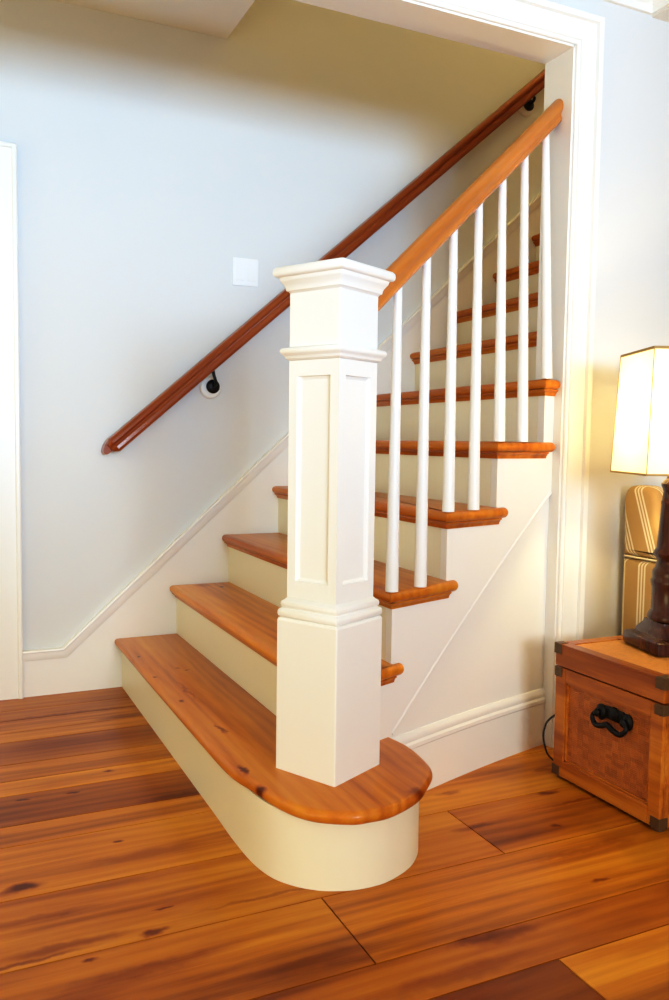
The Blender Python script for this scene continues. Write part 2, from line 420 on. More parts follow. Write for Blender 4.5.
# ------------------------------------------------------------------ walls and ceilings
mb = MB(); mb.box(X0, X1, W, W + .12, -.08, TOPZ); struct(mb.build('wall_back', WALLP))
LJX = -1.35                        # left jamb of the cased opening (outside the picture)
mb = MB()
mb.box(JX, X1, JY0, JY1, -.08, HC)               # right of the opening
mb.box(X0, LJX, JY0, JY1, -.08, HC)              # left of the opening
mb.box(LJX, JX, JY0, JY1, HS, HC)                # header
mb.box(.41, X1, JY0, JY1, HC, TOPZ)              # stairwell side, upper floor
struct(mb.build('wall_right', WALLP))
mb = MB(); mb.box(X0 - .12, X0, Y0, W + .12, -.08, HC + .02); struct(mb.build('wall_left', WALLP))
mb = MB(); mb.box(X1, X1 + .12, Y0, W + .12, -.08, TOPZ); struct(mb.build('wall_end', WALLP))
mb = MB(); mb.box(X0, .409, JY1, W, HC, HC + .02); mb.box(.38, .41, JY0, W, HC + .003, TOPZ)
struct(mb.build('ceiling_hall', CEILP))
mb = MB(); mb.box(X0, X1, Y0, JY0, HC, HC + .05); struct(mb.build('ceiling', CEILP))
mb = MB(); mb.box(.38, X1, JY0, W, TOPZ, TOPZ + .05); struct(mb.build('ceiling_stairwell', CEILP))
# dropped beam at the right with crown moulding round it
BX, BZ = 1.40, 2.262
mb = MB(); mb.box(BX, 2.3, Y0, JY0, BZ, HC); struct(mb.build('ceiling_beam', CEILP))
prof = [(0, 0), (.012, .0), (.012, .022), (.018, .03), (.018, .05), (.03, .075), (.06, .12), (.10, .155), (.115, .16), (.115, .185), (.13, .19), (.13, .206), (0, .206)]
zc = 2.267
def crown(i, d, h):
    if i == 0: return (X0, JY0 - d, zc + h)
    if i == 1: return (BX - d, JY0 - d, zc + h)
    return (BX - d, Y0, zc + h)
mb = MB(); mb.loft(sweep(crown, 3, prof)); struct(mb.build('trim_crown', WHITE, smooth=35))
# door casing round the opening (U shape), plus the jamb lining
prof = [(-.004, 0), (-.004, .010), (0, .013), (.006, .013), (.008, .017), (.012, .018), (.060, .020), (.063, .030), (.078, .032), (.083, .026), (.083, 0)]
def casing(i, d, h):
    y = JY0 - h
    return [(JX + .006 + d, y, 0), (JX + .006 + d, y, HS + .006 + d), (LJX - .006 - d, y, HS + .006 + d), (LJX - .006 - d, y, 0)][i]
mb = MB(); mb.loft(sweep(casing, 4, prof)); struct(mb.build('trim_opening_casing', WHITE, smooth=30))
mb = MB()
mb.box(JX - .004, JX + .012, JY0 - .002, JY1 + .002, 0, HS + .01)
mb.box(LJX - .012, LJX + .004, JY0 - .002, JY1 + .002, 0, HS + .01)
mb.box(LJX, JX, JY0 - .002, JY1 + .002, HS - .004, HS + .01)
struct(mb.build('trim_opening_lining', WHITE))
# sloping skirt board with cap on the back wall
m_ = .905
bend = -.216
def skz(x): return .171 if x < bend else .171 + m_ * (x - bend)
pts = [(-.355, 0), (3.0, 0), (3.0, skz(3.0) - .03), (bend + .012, .141), (-.355, .141)]
mb = MB(); nrm = [(x, W - .014, z) for x, z in pts] + [(x, W, z) for x, z in pts]; n = len(pts)
mb.add(nrm, [list(range(n)), [n + i for i in range(n)][::-1]] + [(i, (i + 1) % n, n + (i + 1) % n, n + i) for i in range(n)])
# cap moulding swept along the top
cp = [(-.038, 0), (-.038, .017), (-.030, .021), (-.010, .021), (-.006, .027), (0, .026), (0, 0)]
def cap(i, d, h):
    nx_, nz_ = -m_ / math.hypot(m_, 1), 1 / math.hypot(m_, 1)
    if i == 0: return (-.355, W - h, .171 + d)
    if i == 1:
        k = math.tan(math.atan(m_) / 2)
        return (bend - d * k, W - h, .171 + d)
    return (3.0 + nx_ * d, W - h, skz(3.0) + nz_ * d)
mb.loft(sweep(cap, 3, cp)); struct(mb.build('trim_stair_skirt', WHITE, smooth=30))
# door in the back wall at the far left: casing, slab with panels
DX = -.354; DZ = 1.955; DW = .09
door = thing('door_1', 'white panelled door in white casing', 'door', (-.85, W, 0)); del door['label']; del door['category']; struct(door)
prof = [(0, 0), (0, .024), (.004, .027), (.014, .027), (.018, .020), (.078, .017), (.084, .012), (.09, .010), (.09, 0)]
def dc(i, d, h):
    return [(DX - d, W - h, 0), (DX - d, W - h, DZ - d), (-1.36 + d, W - h, DZ - d), (-1.36 + d, W - h, 0)][i]
mb = MB(); mb.loft(sweep(dc, 4, prof)); mb.build('door_casing', WHITE, door, smooth=30)
mb = MB(); mb.box(-1.27, -.444, W - .012, W + .0, .01, DZ - .09)
for (za, zb) in ((.2, .85), (1.0, 1.75)):
    for (xa, xb) in ((-1.17, -.90), (-.82, -.55)):
        mb.squares(0, 0, 0, [])if False else mb.bbox(xa, xb, W - .02, W - .010, za, zb, .006)
mb.build('door_slab', WHITE, door)
mb = MB(); mb.lathe(0, 0, [(.001, 0), (.026, .001), (.026, .006), (.010, .010), (.010, .03), (.022, .036), (.027, .05), (.020, .062), (.001, .066)], 24)
k_ = mb.build('door_knob', BRONZE, door, smooth=40)
for v in k_.data.vertices: v.co = Vector((-.52 + v.co.x, W - .012 - v.co.z, .95 + v.co.y))
# baseboard on the right wall
bprof = [(0, 0), (.014, 0), (.014, .138), (.017, .142), (.017, .150), (.012, .158), (.014, .166), (.012, .176), (.004, .182), (0, .184)]
mb = MB(); mb.loft([[(x, JY0 - d, h) for d, h in bprof] for x in (JX + .092, X1)]); struct(mb.build('baseboard_right', WHITE, smooth=30))
mb = MB(); mb.loft([[(x, JY0 - d, h) for d, h in bprof] for x in (X0, LJX - .092)]); struct(mb.build('baseboard_left', WHITE, smooth=30))

# ------------------------------------------------------------------ staircase
stair = thing('staircase', 'white staircase with honey pine treads and a rounded bullnose bottom step', 'staircase', (0, .7, 0))
def treads_attr(o, t, sd):
    n = len(o.data.polygons); set_attr(o, 'tone', [t] * n); set_attr(o, 'seed', [sd] * n)
# bullnose first tread
curve = catmull([(-.0243, .15), (-.020, .01), (-.002, -.082), (.022, -.198), (.061, -.275), (.129, -.322), (.175, -.330), (.230, -.326), (.312, -.288), (.365, -.240), (.410, -.186), (.428, -.12), (.436, -.035), (.424, .045)], 5)
curve = [(p.x, p.y) for p in [Vector((a[0], a[1], 0)) for a in curve]] if len(curve[0]) == 2 else [(p[0], p[1]) for p in curve]
end = [(.418, s(.418) + .022), (.33, s(.33) + .022), (.235, s(.235) + .022), (.235, W - .013)]
out1 = [(-.027, W - .013), (-.027, .9), (-.0255, .5)] + curve + end
o = slab(MB(), out1, H - T, H, .014).build('tread', TREADW, stair, smooth=40)
treads_attr(o, .98, 0.)
tread_tone = {2: (1.28, 5.1), 3: (.90, 8.3), 4: (.92, 3.2), 5: (.85, 7.7), 6: (.85, 2.4)}
for i in range(2, NT + 1):
    xf = (i - 1) * RUN - NOSE; xb = i * RUN + .012
    if i <= 5:
        fr = [(xf, W - .013), (xf, .8), (xf, s(xf) - OV + .008), (xf + .003, s(xf) - OV + .002), (xf + .009, s(xf + .009) - OV)]
        for k in range(1, 7):
            x = xf + .009 + (i * RUN + EXT - .009 - xf - .009) * k / 6; fr.append((x, s(x) - OV))
        xe = i * RUN + EXT
        fr += [(xe - .003, s(xe) - OV + .002), (xe, s(xe) - OV + .008), (xe, s(xe) + .004), (xb, s(xb) + .004), (xb, W - .013)]
    elif i == 6:
        fr = [(xf, W - .013), (xf, .8), (xf, s(xf) - OV + .008), (xf + .003, s(xf) - OV + .002), (xf + .009, s(xf + .009) - OV)]
        fr += [(JX - .004, s(JX) - OV), (JX - .004, JY1 + .003), (xb, JY1 + .003), (xb, W - .013)]
    else:
        fr = [(xf, W - .013), (xf, JY1 + .001), (xb, JY1 + .001), (xb, W - .013)]
    o = slab(MB(), fr, i * H - T, i * H, .014).build('tread', TREADW, stair, smooth=40)
    t, sd = tread_tone.get(i, (.8, i * 3.3)); treads_attr(o, t, sd)
# cove moulding below the nosings (front and open side return)
for i in range(2, NT + 1):
    xf = (i - 1) * RUN; z1 = i * H - T; y1 = s(xf) if i <= 6 else JY1
    prof = [(0, 0), (.004, 0), (.006, .006), (.012, .013), (.017, .015), (.017, .019), (0, .019)]
    st = []
    z0 = z1 - .019
    A = (W - .014,)
    rings = [[(xf - d, W - .014, z0 + h) for d, h in prof]]
    if i <= 6:
        rings.append([(xf - d, s(xf) - d, z0 + h) for d, h in prof])
        xe = min(i * RUN + .010, JX - .004)
        for k in range(1, 6):
            x = xf + (xe - xf) * k / 5; rings.append([(x, s(x) - d, z0 + h) for d, h in prof])
    else: rings.append([(xf - d, y1 + .001, z0 + h) for d, h in prof])
    o = MB().loft(rings).build('nosing_moulding', TREADW, stair, smooth=40); treads_attr(o, .85, i * 2.1)
# risers
bc = catmull([(0, .15), (-.001, .04), (.004, -.08), (.020, -.160), (.048, -.210), (.08, -.243), (.114, -.265), (.165, -.282), (.222, -.284), (.27, -.271), (.320, -.245), (.360, -.207), (.388, -.165), (.407, -.12), (.416, -.06), (.414, .0), (.404, .04)], 5)
base = [(0, W - .014), (0, .6)] + [(p[0], p[1]) for p in bc] + [(.30, .05), (.23, .1), (.23, W - .014)]
mb = MB(); mb.loft([[(x, min(y, W - .014), z) for x, y in base] for z in (0, H - T)]); mb.build('riser', RISERP, stair, smooth=40)
for i in range(2, NT + 1):
    xf = (i - 1) * RUN; y0 = s(xf) + .031 if i <= 6 else JY1 + .001
    mb = MB(); mb.box(xf, xf + .02, y0, W - .014, (i - 1) * H - .002, i * H - T + .001); mb.build('riser', RISERP, stair)
# open stringer: saw-tooth board above a thin sloping edge, flared in plan
def diag(x): return max(.182, .19 + .905 * (x - .424))
mb = MB()
for i in range(2, 7):
    xa = max((i - 1) * RUN, .215); xb = min(i * RUN, JX - .003)
    if i == 6: xa, xb = 5 * RUN, JX - .003
    n_ = 6; xs = [xa + (xb - xa) * k / n_ for k in range(n_ + 1)]
    zt = i * H - T + .001
    fr = [(x, s(x) + .0, zt) for x in xs]; frb = [(x, s(x), max(H - T, diag(x))) for x in xs]
    bk = [(x, s(x) + .03, zt) for x in xs]; bkb = [(x, s(x) + .03, max(H - T, diag(x))) for x in xs]
    mb.loft([[a, b, c, d] for a, b, c, d in zip(fr, frb, bkb, bk)])
mb.build('open_stringer', WHITE, stair)
# bead along the bottom edge of the stringer
xs = [.43 + (JX - .004 - .43) * k / 16 for k in range(17)]
bp_ = [(-.005, .004), (-.005, -.0005), (-.003, -.002), (.001, -.0022), (.004, -.001), (.005, .004)]
MB().loft([[(x - dz * .55, s(x) + dy, .19 + .905 * (x - .424) + dz) for dz, dy in bp_] for x in xs]).build('stringer_bead', WHITE, stair, smooth=40)
# panel under the stringer and its own baseboard
xs = [.40 + (JX - .003 - .40) * k / 14 for k in range(15)]
mb = MB(); mb.loft([[(x, s(x) + .010, 0.0), (x, s(x) + .028, 0.0), (x, s(x) + .028, diag(x) + .02), (x, s(x) + .010, diag(x) + .02)] for x in xs])
mb.build('spandrel_panel', WHITE, stair)
bprof2 = [(.012, 0), (-.002, 0), (-.002, .132), (-.005, .136), (-.005, .146), (0.0, .152), (-.002, .160), (0, .170), (.006, .177), (.012, .178)]
xs = [.415 + (JX - .003 - .415) * k / 14 for k in range(15)]
MB().loft([[(x, s(x) + d, h) for d, h in bprof2] for x in xs]).build('spandrel_baseboard', WHITE, stair, smooth=30)

# ------------------------------------------------------------------ balustrade: newel post, balusters, handrail
NX, NY, ROT = .193, -.0767, .4722
bal = thing('stair_balustrade', 'white balustrade with square panelled newel post, slim balusters and wooden handrail', 'stair railing', (NX, NY, H))
mb = MB(); mb.squares(NX, NY, ROT, [(.0868, H), (.0868, .537), (.0845, .543)], b=.003)
newel = mb.build('newel_post', WHITE, bal)
mb = MB(); mb.squares(NX, NY, ROT, [(.0815, .538), (.0815, .5445), (.0855, .547), (.0868, .553), (.0862, .5595), (.0835, .563), (.079, .5645), (.079, .567), (.0812, .569), (.0820, .5745), (.0805, .580), (.076, .583), (.0705, .589)], b=.003)
mb.build('base_moulding', WHITE, newel, smooth=40)
# shaft with a sunk panel in each face
def shaft():
    c, q = math.cos(ROT), math.sin(ROT); h = .0705; z0, z1 = .580, 1.126; pz0, pz1 = .628, 1.088; pw = .0470; dep = .008; ed = .003
    mb = MB()
    for k in range(4):
        a = ROT + k * PI / 2; u = Vector((math.cos(a), math.sin(a), 0)); t = Vector((-u.y, u.x, 0)); o = Vector((NX, NY, 0))
        P = lambda w, z, d: o + u * (h - d) + t * w + Vector((0, 0, z))
        O = [P(-h, z0, 0), P(h, z0, 0), P(h, z1, 0), P(-h, z1, 0)]
        I = [P(-pw, pz0, 0), P(pw, pz0, 0), P(pw, pz1, 0), P(-pw, pz1, 0)]
        e = .005
        I2 = [P(-pw + .002, pz0 + .002, .005), P(pw - .002, pz0 + .002, .005), P(pw - .002, pz1 - .002, .005), P(-pw + .002, pz1 - .002, .005)]
        I3 = [P(-pw + e + ed, pz0 + e + ed, dep), P(pw - e - ed, pz0 + e + ed, dep), P(pw - e - ed, pz1 - e - ed, dep), P(-pw + e + ed, pz1 - e - ed, dep)]
        v = O + I + I2 + I3; f = []
        for r in range(3):
            for j in range(4):
                f.append((r * 4 + j, r * 4 + (j + 1) % 4, r * 4 + 4 + (j + 1) % 4, r * 4 + 4 + j))
        f.append((12, 13, 14, 15)); mb.add(v, f)
    return mb
shaft().build('panelled_shaft', WHITE, newel)
mb = MB(); mb.squares(NX, NY, ROT, [(.0705, 1.122), (.0745, 1.1245), (.0775, 1.127), (.0785, 1.131), (.0812, 1.1345), (.0848, 1.1375), (.0865, 1.1415), (.0862, 1.1455), (.0845, 1.149), (.074, 1.1515), (.0712, 1.153)], b=.002)
mb.build('collar', WHITE, newel, smooth=35)
mb = MB(); mb.squares(NX, NY, ROT, [(.0712, 1.150), (.0712, 1.273)], b=.003); mb.build('head_block', WHITE, newel)
mb = MB(); mb.squares(NX, NY, ROT, [(.0712, 1.270), (.0740, 1.274), (.0778, 1.276), (.0790, 1.283), (.0812, 1.288), (.0857, 1.2945), (.0875, 1.297), (.0882, 1.300), (.0895, 1.3045), (.0955, 1.3055), (.0985, 1.309), (.0995, 1.315), (.0985, 1.3215), (.095, 1.326), (.085, 1.329), (.03, 1.330)], b=.004)
mb.build('cap', WHITE, newel, smooth=35)
# balusters: base point on its tread and top point under the rail
def rail_y(x): return .388 * x - .138
def rail_z(x): return .862 * x + .963      # underside
for k in range(7):
    x = .41 + .1051 * k; i = [3, 3, 4, 4, 5, 5, 6][k]
    B = Vector((x, s(x) - .0155 if k else s(x) - .012, i * H)); Tp = Vector((x, rail_y(x), rail_z(x) + .02))
    if k == 0: B.y += .001
    d = Tp - B; nseg = 10; mb = MB(); rings = []
    for q in range(nseg + 1):
        t = q / nseg; r = (.0168 - .0062 * t) if t > .0 else .0168
        p = B + d * t
        rings.append([(p.x + r * math.cos(2 * PI * j / 20), p.y + r * math.sin(2 * PI * j / 20), p.z) for j in range(20)])
    mb.loft(rings); mb.build('baluster', WHITE, bal, smooth=40)
# handrail profile (lateral, up) swept along a straight line
hp = [(-.018, 0), (-.024, .003), (-.026, .010), (-.022, .018), (-.023, .024), (-.0285, .032), (-.030, .042), (-.027, .053), (-.019, .061), (-.008, .0655), (0, .0665)]
hp = hp + [(-a, b) for a, b in hp[::-1][1:]]
xa, xb = .215, JX + .006
lat = Vector((.388, -1, 0)).normalized(); lat = -lat
def hr(i, d, h):
    x = (xa, xb)[i]
    p = Vector((x, rail_y(x), rail_z(x) + .004)) + lat * d
    # keep the end cuts vertical (planes of constant x)
    k = lat.x * d
    p = Vector((x, rail_y(x) + (d / (abs(lat.y)) if True else 0) * (1 if lat.y > 0 else -1), rail_z(x) + .004 + h * 1.12))
    return p
def hr2(i, d, h):
    if i == 0: return hr(0, d, h)
    if i == 1: return hr(1, d, h)
o = MB().loft(sweep(hr2, 2, hp)).build('handrail', RAILW, bal, smooth=40)

# ------------------------------------------------------------------ wall handrail with brackets
wr = thing('wall_handrail', 'dark reddish wooden handrail fixed along the back wall on iron brackets', 'handrail', (.33, W, 1.0))
wm = .8715
def wz(x): return .949 + wm * (x - 0.0)    # centre line through (-.056,.90) and (1.87,2.579)
wp = [(-.022, -.030), (-.027, -.020), (-.026, -.008), (-.0205, -.002), (-.0205, .002), (-.027, .010), (-.027, .020), (-.018, .030), (0, .034)]
wp = wp + [(-a, b) for a, b in wp[::-1][1:]] + [(0.012, -.033), (-.012, -.033)]
def wrail(i, d, h):
    x = (-.045, 2.75)[i]
    return (x - h * .55 * 0, W - .06 + d, wz(x) + h * 1.2)
ca, sa = math.cos(math.atan(wm)), math.sin(math.atan(wm))
def wrail2(i, d, h):
    if i < 2:       # rounded lower end
        sc = (.55, 1.)[i]; x = (-.048, -.034)[i]
    else: sc = 1.; x = 2.75
    return (x - sa * h * sc * .92, W - .06 + d * sc, wz(x) + ca * h * sc * .92)
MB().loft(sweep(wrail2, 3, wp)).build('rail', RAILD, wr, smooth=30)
# short return of the rail end towards the wall
MB().loft([[( -.046 - sa * h * .92, y, wz(-.030) + ca * h * .92) for h, y in ()] or [(-.046 + .033 * math.cos(a) * ca - .0 * sa, y, wz(-.030) - .006 + .035 * math.cos(a) * sa * .9 + .026 * math.sin(a)) for a in [2 * PI * j / 20 for j in range(20)]] for y in (W - .052, W - .001)]).build('rail_return', RAILD, wr, smooth=40)
for (x, z) in ((.345, 1.145), (1.815, 2.466), (2.5, 3.08)):
    mb = MB()
    pr = [(.0, 0), (.040, 0), (.042, .004), (.042, .014), (.038, .019), (.030, .020), (.0, .020)]
    mb.loft([[(x + r * math.cos(2 * PI * j / 28), W - d, z + r * math.sin(2 * PI * j / 28)) for j in range(28)] for r, d in pr], True, False)
    ro = mb.build('rosette', WHITE, wr, smooth=35)
    mb = MB(); pr = [(.0, .02), (.026, .02), (.027, .026), (.022, .031), (.010, .034), (0, .034)]
    mb.loft([[(x + .006 + r * math.cos(2 * PI * j / 24), W - d, z + .004 + r * math.sin(2 * PI * j / 24)) for j in range(24)] for r, d in pr], True, False)
    br = mb.build('bracket', BLACK, wr, smooth=35)
    zr = wz(x) - .033
    MB().tube(catmull([(x + .006, W - .028, z + .006), (x + .007, W - .05, z + .008), (x + .006, W - .062, z + .02), (x - .002, W - .062, (z + zr) / 2 + .01), (x - .006, W - .060, zr + .008)], 6), .0062, 10).build('bracket_arm', BLACK, br, smooth=60)

# ------------------------------------------------------------------ light switch
sw = thing('light_switch', 'white two-gang rocker light switch plate on the back wall above the handrail', 'light switch', (.488, W, 1.6))
MB().bbox(.435, .541, W - .006, W + .0, 1.548, 1.655, .0025).build('switch_plate', SWITCH, sw)
for xc in (.464, .512):
    mb = MB()
    x0, x1, z0, z1 = xc - .0165, xc + .0165, 1.568, 1.635
    v = [(x0, W - .0055, z0), (x1, W - .0055, z0), (x1, W - .0055, z1), (x0, W - .0055, z1), (x0 + .001, W - .0105, z0 + .001), (x1 - .001, W - .0105, z0 + .001), (x1 - .001, W - .007, z1 - .001), (x0 + .001, W - .007, z1 - .001)]
    mb.add(v, [(0, 1, 5, 4), (1, 2, 6, 5), (2, 3, 7, 6), (3, 0, 4, 7), (4, 5, 6, 7), (3, 2, 1, 0)])
    mb.build('rocker', SWITCH, sw)

# ------------------------------------------------------------------ trunk
TX0, TX1, TY0, TY1, TZ = .955, 1.320, -.352, .040, .386
tr = thing('storage_trunk', 'small reddish wooden trunk with woven cane front and dark metal corners', 'trunk', ((TX0 + TX1) / 2, (TY0 + TY1) / 2, 0))
LZ = .321
mb = MB(); i_ = .007
mb.box(TX0 + i_ + .004, TX1 - i_ - .004, TY0 + i_ + .004, TY1 - i_ - .004, .022, LZ - .004)
body = mb.build('trunk_body', WEAVE, tr)
fw = .040
for (nm, parts) in (('end_frame', [(TX0, TX0 + .012)]), ('end_frame', [(TX1 - .012, TX1)])):
    (xa, xb) = parts[0]; mb = MB()
    mb.bbox(xa, xb, TY0, TY0 + fw, .010, LZ - .001, .002); mb.bbox(xa, xb, TY1 - fw, TY1, .010, LZ - .001, .002)
    mb.bbox(xa, xb, TY0 + fw, TY1 - fw, LZ - .040, LZ - .001, .002); mb.bbox(xa, xb, TY0 + fw, TY1 - fw, .010, .056, .002)
    mb.build(nm, TRUNKW, body)
for (ya, yb) in ((TY0, TY0 + .012), (TY1 - .012, TY1)):
    mb = MB(); a_, b_ = TX0 + .012, TX1 - .012
    mb.bbox(a_, a_ + fw, ya, yb, .010, LZ - .001, .002); mb.bbox(b_ - fw, b_, ya, yb, .010, LZ - .001, .002)
    mb.bbox(a_ + fw, b_ - fw, ya, yb, LZ - .040, LZ - .001, .002); mb.bbox(a_ + fw, b_ - fw, ya, yb, .010, .056, .002)
    mb.build('side_frame', TRUNKW, body)
# thin bead framing the woven end panel
mb = MB(); e = .003
for (ya, yb, za, zb) in ((TY0 + fw, TY0 + fw + .006, .056, LZ - .04), (TY1 - fw - .006, TY1 - fw, .056, LZ - .04), (TY0 + fw, TY1 - fw, .056, .062), (TY0 + fw, TY1 - fw, LZ - .046, LZ - .04)):
    mb.bbox(TX0 + .005, TX0 + .012, ya, yb, za, zb, .001)
mb.build('panel_bead', TRUNKW, body)
for (x, y) in ((TX0 + .02, TY0 + .02), (TX0 + .02, TY1 - .02), (TX1 - .02, TY0 + .02), (TX1 - .02, TY1 - .02)):
    MB().lathe(x, y, [(.014, 0), (.016, .002), (.016, .011)], 16).build('foot', BRONZE, tr)
# lid
mb = MB(); mb.bbox(TX0 - .002, TX1 + .002, TY0 - .002, TY1 + .002, LZ + .002, TZ - .004, .004)
lid = mb.build('trunk_lid', TRUNKW, tr)
mb = MB(); f2 = .034
for a_ in ((TX0 - .002, TX0 + f2, TY0 - .002, TY1 + .002), (TX1 - f2, TX1 + .002, TY0 - .002, TY1 + .002), (TX0 + f2, TX1 - f2, TY0 - .002, TY0 + f2), (TX0 + f2, TX1 - f2, TY1 - f2, TY1 + .002)):
    mb.bbox(*a_, TZ - .006, TZ, .0015)
mb.build('lid_frame', TRUNKW, lid)
MB().box(TX0 + f2 - .001, TX1 - f2 + .001, TY0 + f2 - .001, TY1 - f2 + .001, TZ - .006, TZ - .0025).build('lid_panel', WEAVETOP, lid)
# metal corner brackets: three thin plates joined, on lid and body corners
def corner(xc, yc, zc_, sx, sy, sz, L_=.034, name='corner_bracket', par=None, top=True):
    mb = MB(); t = .0018; g = .0004
    def bx(a, b, c, d, e_, f_): mb.bbox(min(a, b), max(a, b), min(c, d), max(c, d), min(e_, f_), max(e_, f_), .0006)
    bx(xc + sx * g, xc - sx * L_, yc + sy * (g), yc + sy * (g + t), zc_, zc_ - sz * L_)
    bx(xc + sx * g, xc + sx * (g + t), yc + sy * (g + t), yc - sy * L_, zc_, zc_ - sz * L_)
    if top: bx(xc + sx * (g + t), xc - sx * L_, yc + sy * (g + t), yc - sy * L_ * .8, zc_ + sz * t, zc_ + sz * g)
    # rivets
    for (u, w) in ((.008, .008), (.026, .008), (.008, .026)):
        mb.bbox(xc + min(sx * (g + t), sx * (g + t + .0015)), xc + max(sx * (g + t), sx * (g + t + .0015)), yc - sy * u - .0018, yc - sy * u + .0018, zc_ - sz * w - .0018, zc_ - sz * w + .0018, .0005)
    mb.build(name, BRONZE, par)
for sx in (-1, 1):
    for sy in (-1, 1):
        x = TX0 - .002 if sx < 0 else TX1 + .002; y = TY0 - .002 if sy < 0 else TY1 + .002
        corner(x, y, TZ, sx, sy, 1, .028, par=lid)
        x = TX0 if sx < 0 else TX1; y = TY0 if sy < 0 else TY1
        corner(x, y, LZ - .001, sx, sy, 1, 0.027, par=body, top=False)
        corner(x, y, .0105, sx, sy, -1, 0.027, par=body, top=False)
# bail handle on the visible end
hy, hz = -.185, .236
for sg in (-1, 1):
    mb = MB(); yy = hy + sg * .047
    mb.loft([[(TX0 + .008 - d, yy + r * math.cos(2 * PI * j / 20), hz + .004 + r * 1.25 * math.sin(2 * PI * j / 20)) for j in range(20)] for r, d in ((.017, 0), (.0175, .004), (.014, .008), (.007, .010), (.007, .016), (.009, .019), (.006, .024), (.0005, .026))])
    mb.build('handle_rose', BLACK, body, smooth=40)
mb = MB(); mb.tube(catmull([(TX0 - .010, hy - .052, hz + .006), (TX0 - .013, hy - .060, hz - .010), (TX0 - .016, hy - .045, hz - .026), (TX0 - .018, hy - .02, hz - .022), (TX0 - .018, hy, hz - .014), (TX0 - .018, hy + .02, hz - .022), (TX0 - .016, hy + .045, hz - .026), (TX0 - .013, hy + .060, hz - .010), (TX0 - .010, hy + .052, hz + .006)], 6), [.005 + .0028 * math.sin(PI * k / 48) for k in range(49)], 10)
mb.build('bail_handle', BLACK, body, smooth=60)
mb = MB(); mb.bbox(TX0 + .004, TX0 + .009, hy - .034, hy + .034, hz - .008, hz + .026, .002)
mb.loft([[(TX0 + .006 - d, hy + r * math.cos(2 * PI * j / 16), hz + .012 + r * math.sin(2 * PI * j / 16)) for j in range(16)] for r, d in ((.018, 0), (.017, .005), (.010, .008), (.001, .009))])
mb.build('handle_backplate', BLACK, body, smooth=40)

# ------------------------------------------------------------------ table lamp
LX, LY = 1.203, -.129
lamp = thing('table_lamp', 'lit table lamp with square cream shade and dark turned wooden base on the trunk', 'lamp', (LX, LY, TZ))
vr = math.radians(43)
rv = Vector((math.sin(vr), -math.cos(vr), 0)); fv = Vector((math.cos(vr), math.sin(vr), 0))
def qrot(al):        # rotation so that one corner points at (-cos al, sin al) in the camera ground frame
    c_ = rv * (-math.cos(al)) + fv * math.sin(al)
    return math.atan2(c_.y, c_.x) - PI / 4
pr_ = qrot(math.radians(12))
mb = MB(); mb.squares(LX, LY, pr_, [(.086, TZ + .001), (.0885, TZ + .004), (.0895, TZ + .018), (.0885, TZ + .033), (.084, TZ + .038), (.070, TZ + .040), (.066, TZ + .044), (.064, TZ + .052), (.056, TZ + .063), (.052, TZ + .068), (.050, TZ + .078)], b=.006)
mb.build('plinth', LAMPW, lamp, smooth=35)
zz = lambda v: .6732 - (v - 545) * .00276
prof = [(.046, TZ + .074), (.055, TZ + .080), (.058, zz(620)), (.060, zz(617)), (.056, zz(613)), (.0505, zz(610)), (.0505, zz(590)), (.0515, zz(587)), (.054, zz(583)), (.0535, zz(580)), (.050, zz(577.5)), (.051, zz(573.5)), (.050, zz(571)), (.044, zz(568)), (.041, zz(565)), (.039, zz(561)), (.042, zz(558)), (.048, zz(555.5)), (.050, zz(553.5)), (.047, zz(551)), (.0415, zz(548)), (.0400, zz(540)), (.0375, zz(526)), (.0350, zz(512)), (.0340, zz(505)), (.0350, zz(503.5)), (.0350, zz(502)), (.0325, zz(500.5)), (.0295, zz(492)), (.0315, zz(489)), (.0355, zz(486)), (.0355, zz(484)), (.029, zz(481)), (.0225, zz(479)), (.0195, zz(474)), (.0185, zz(462))]
MB().lathe(LX, LY, prof, 40).build('turned_column', LAMPW, lamp, smooth=35)
zt_, zb_ = 1.198, .868
sr = qrot(math.radians(22))
c_, q_ = math.cos(sr), math.sin(sr)
def sq(h, z): return [(LX + c_ * h * u - q_ * h * w, LY + q_ * h * u + c_ * h * w, z) for u, w in ((1, 1), (-1, 1), (-1, -1), (1, -1))]
mb = MB(); mb.loft([sq(.132, zb_), sq(.119, zt_)], True, False)
shade = mb.build('lamp_shade', SHADE, lamp)
mb = MB()
for (h0, h1, za, zb2) in ((.1322, .1319, zb_ - .0015, zb_ + .004), (.1194, .1192, zt_ - .006, zt_ + .0015)):
    A, B = sq(h0 + .001, za), sq(h1 + .001, zb2); A2, B2 = sq(h0 - .002, za), sq(h1 - .002, zb2)
    mb.loft([A, B, B2, A2, A], True, False)
for k in range(4):
    a, b = Vector(sq(.1325, zb_)[k]), Vector(sq(.1195, zt_)[k]); mb.tube([a, b], .0014, 6)
mb.build('shade_trim', SHADETRIM, shade)
mb = MB(); mb.lathe(LX, LY, [(.003, .975), (.012, .977), (.016, .99), (.020, 1.005), (.030, 1.03), (.030, 1.045), (.024, 1.062), (.010, 1.072), (.001, 1.074)], 24)
mb.build('light_bulb', BULB, lamp, smooth=60)
MB().lathe(LX, LY, [(.0180, zz(466)), (.018, .905), (.018, .975), (.012, .98)], 20).build('socket', BRONZE, lamp, smooth=40)
# cord that runs down behind the trunk and shows as a loop at its corner
o = MB().tube(catmull([(1.26, .18, .30), (1.18, .14, .25), (1.10, .09, .21), (1.0, .068, .175), (.955, .064, .155), (.945, .067, .135), (.942, .069, .107), (.946, .066, .08), (.96, .066, .05), (1.0, .075, .02), (1.06, .10, .003), (1.2, .12, .003), (1.29, .14, .003)], 6), .0028, 8).build('power_cord', CORD, smooth=60)
o['label'] = 'thin black power cord looping out from behind the trunk corner'; o['category'] = 'cord'

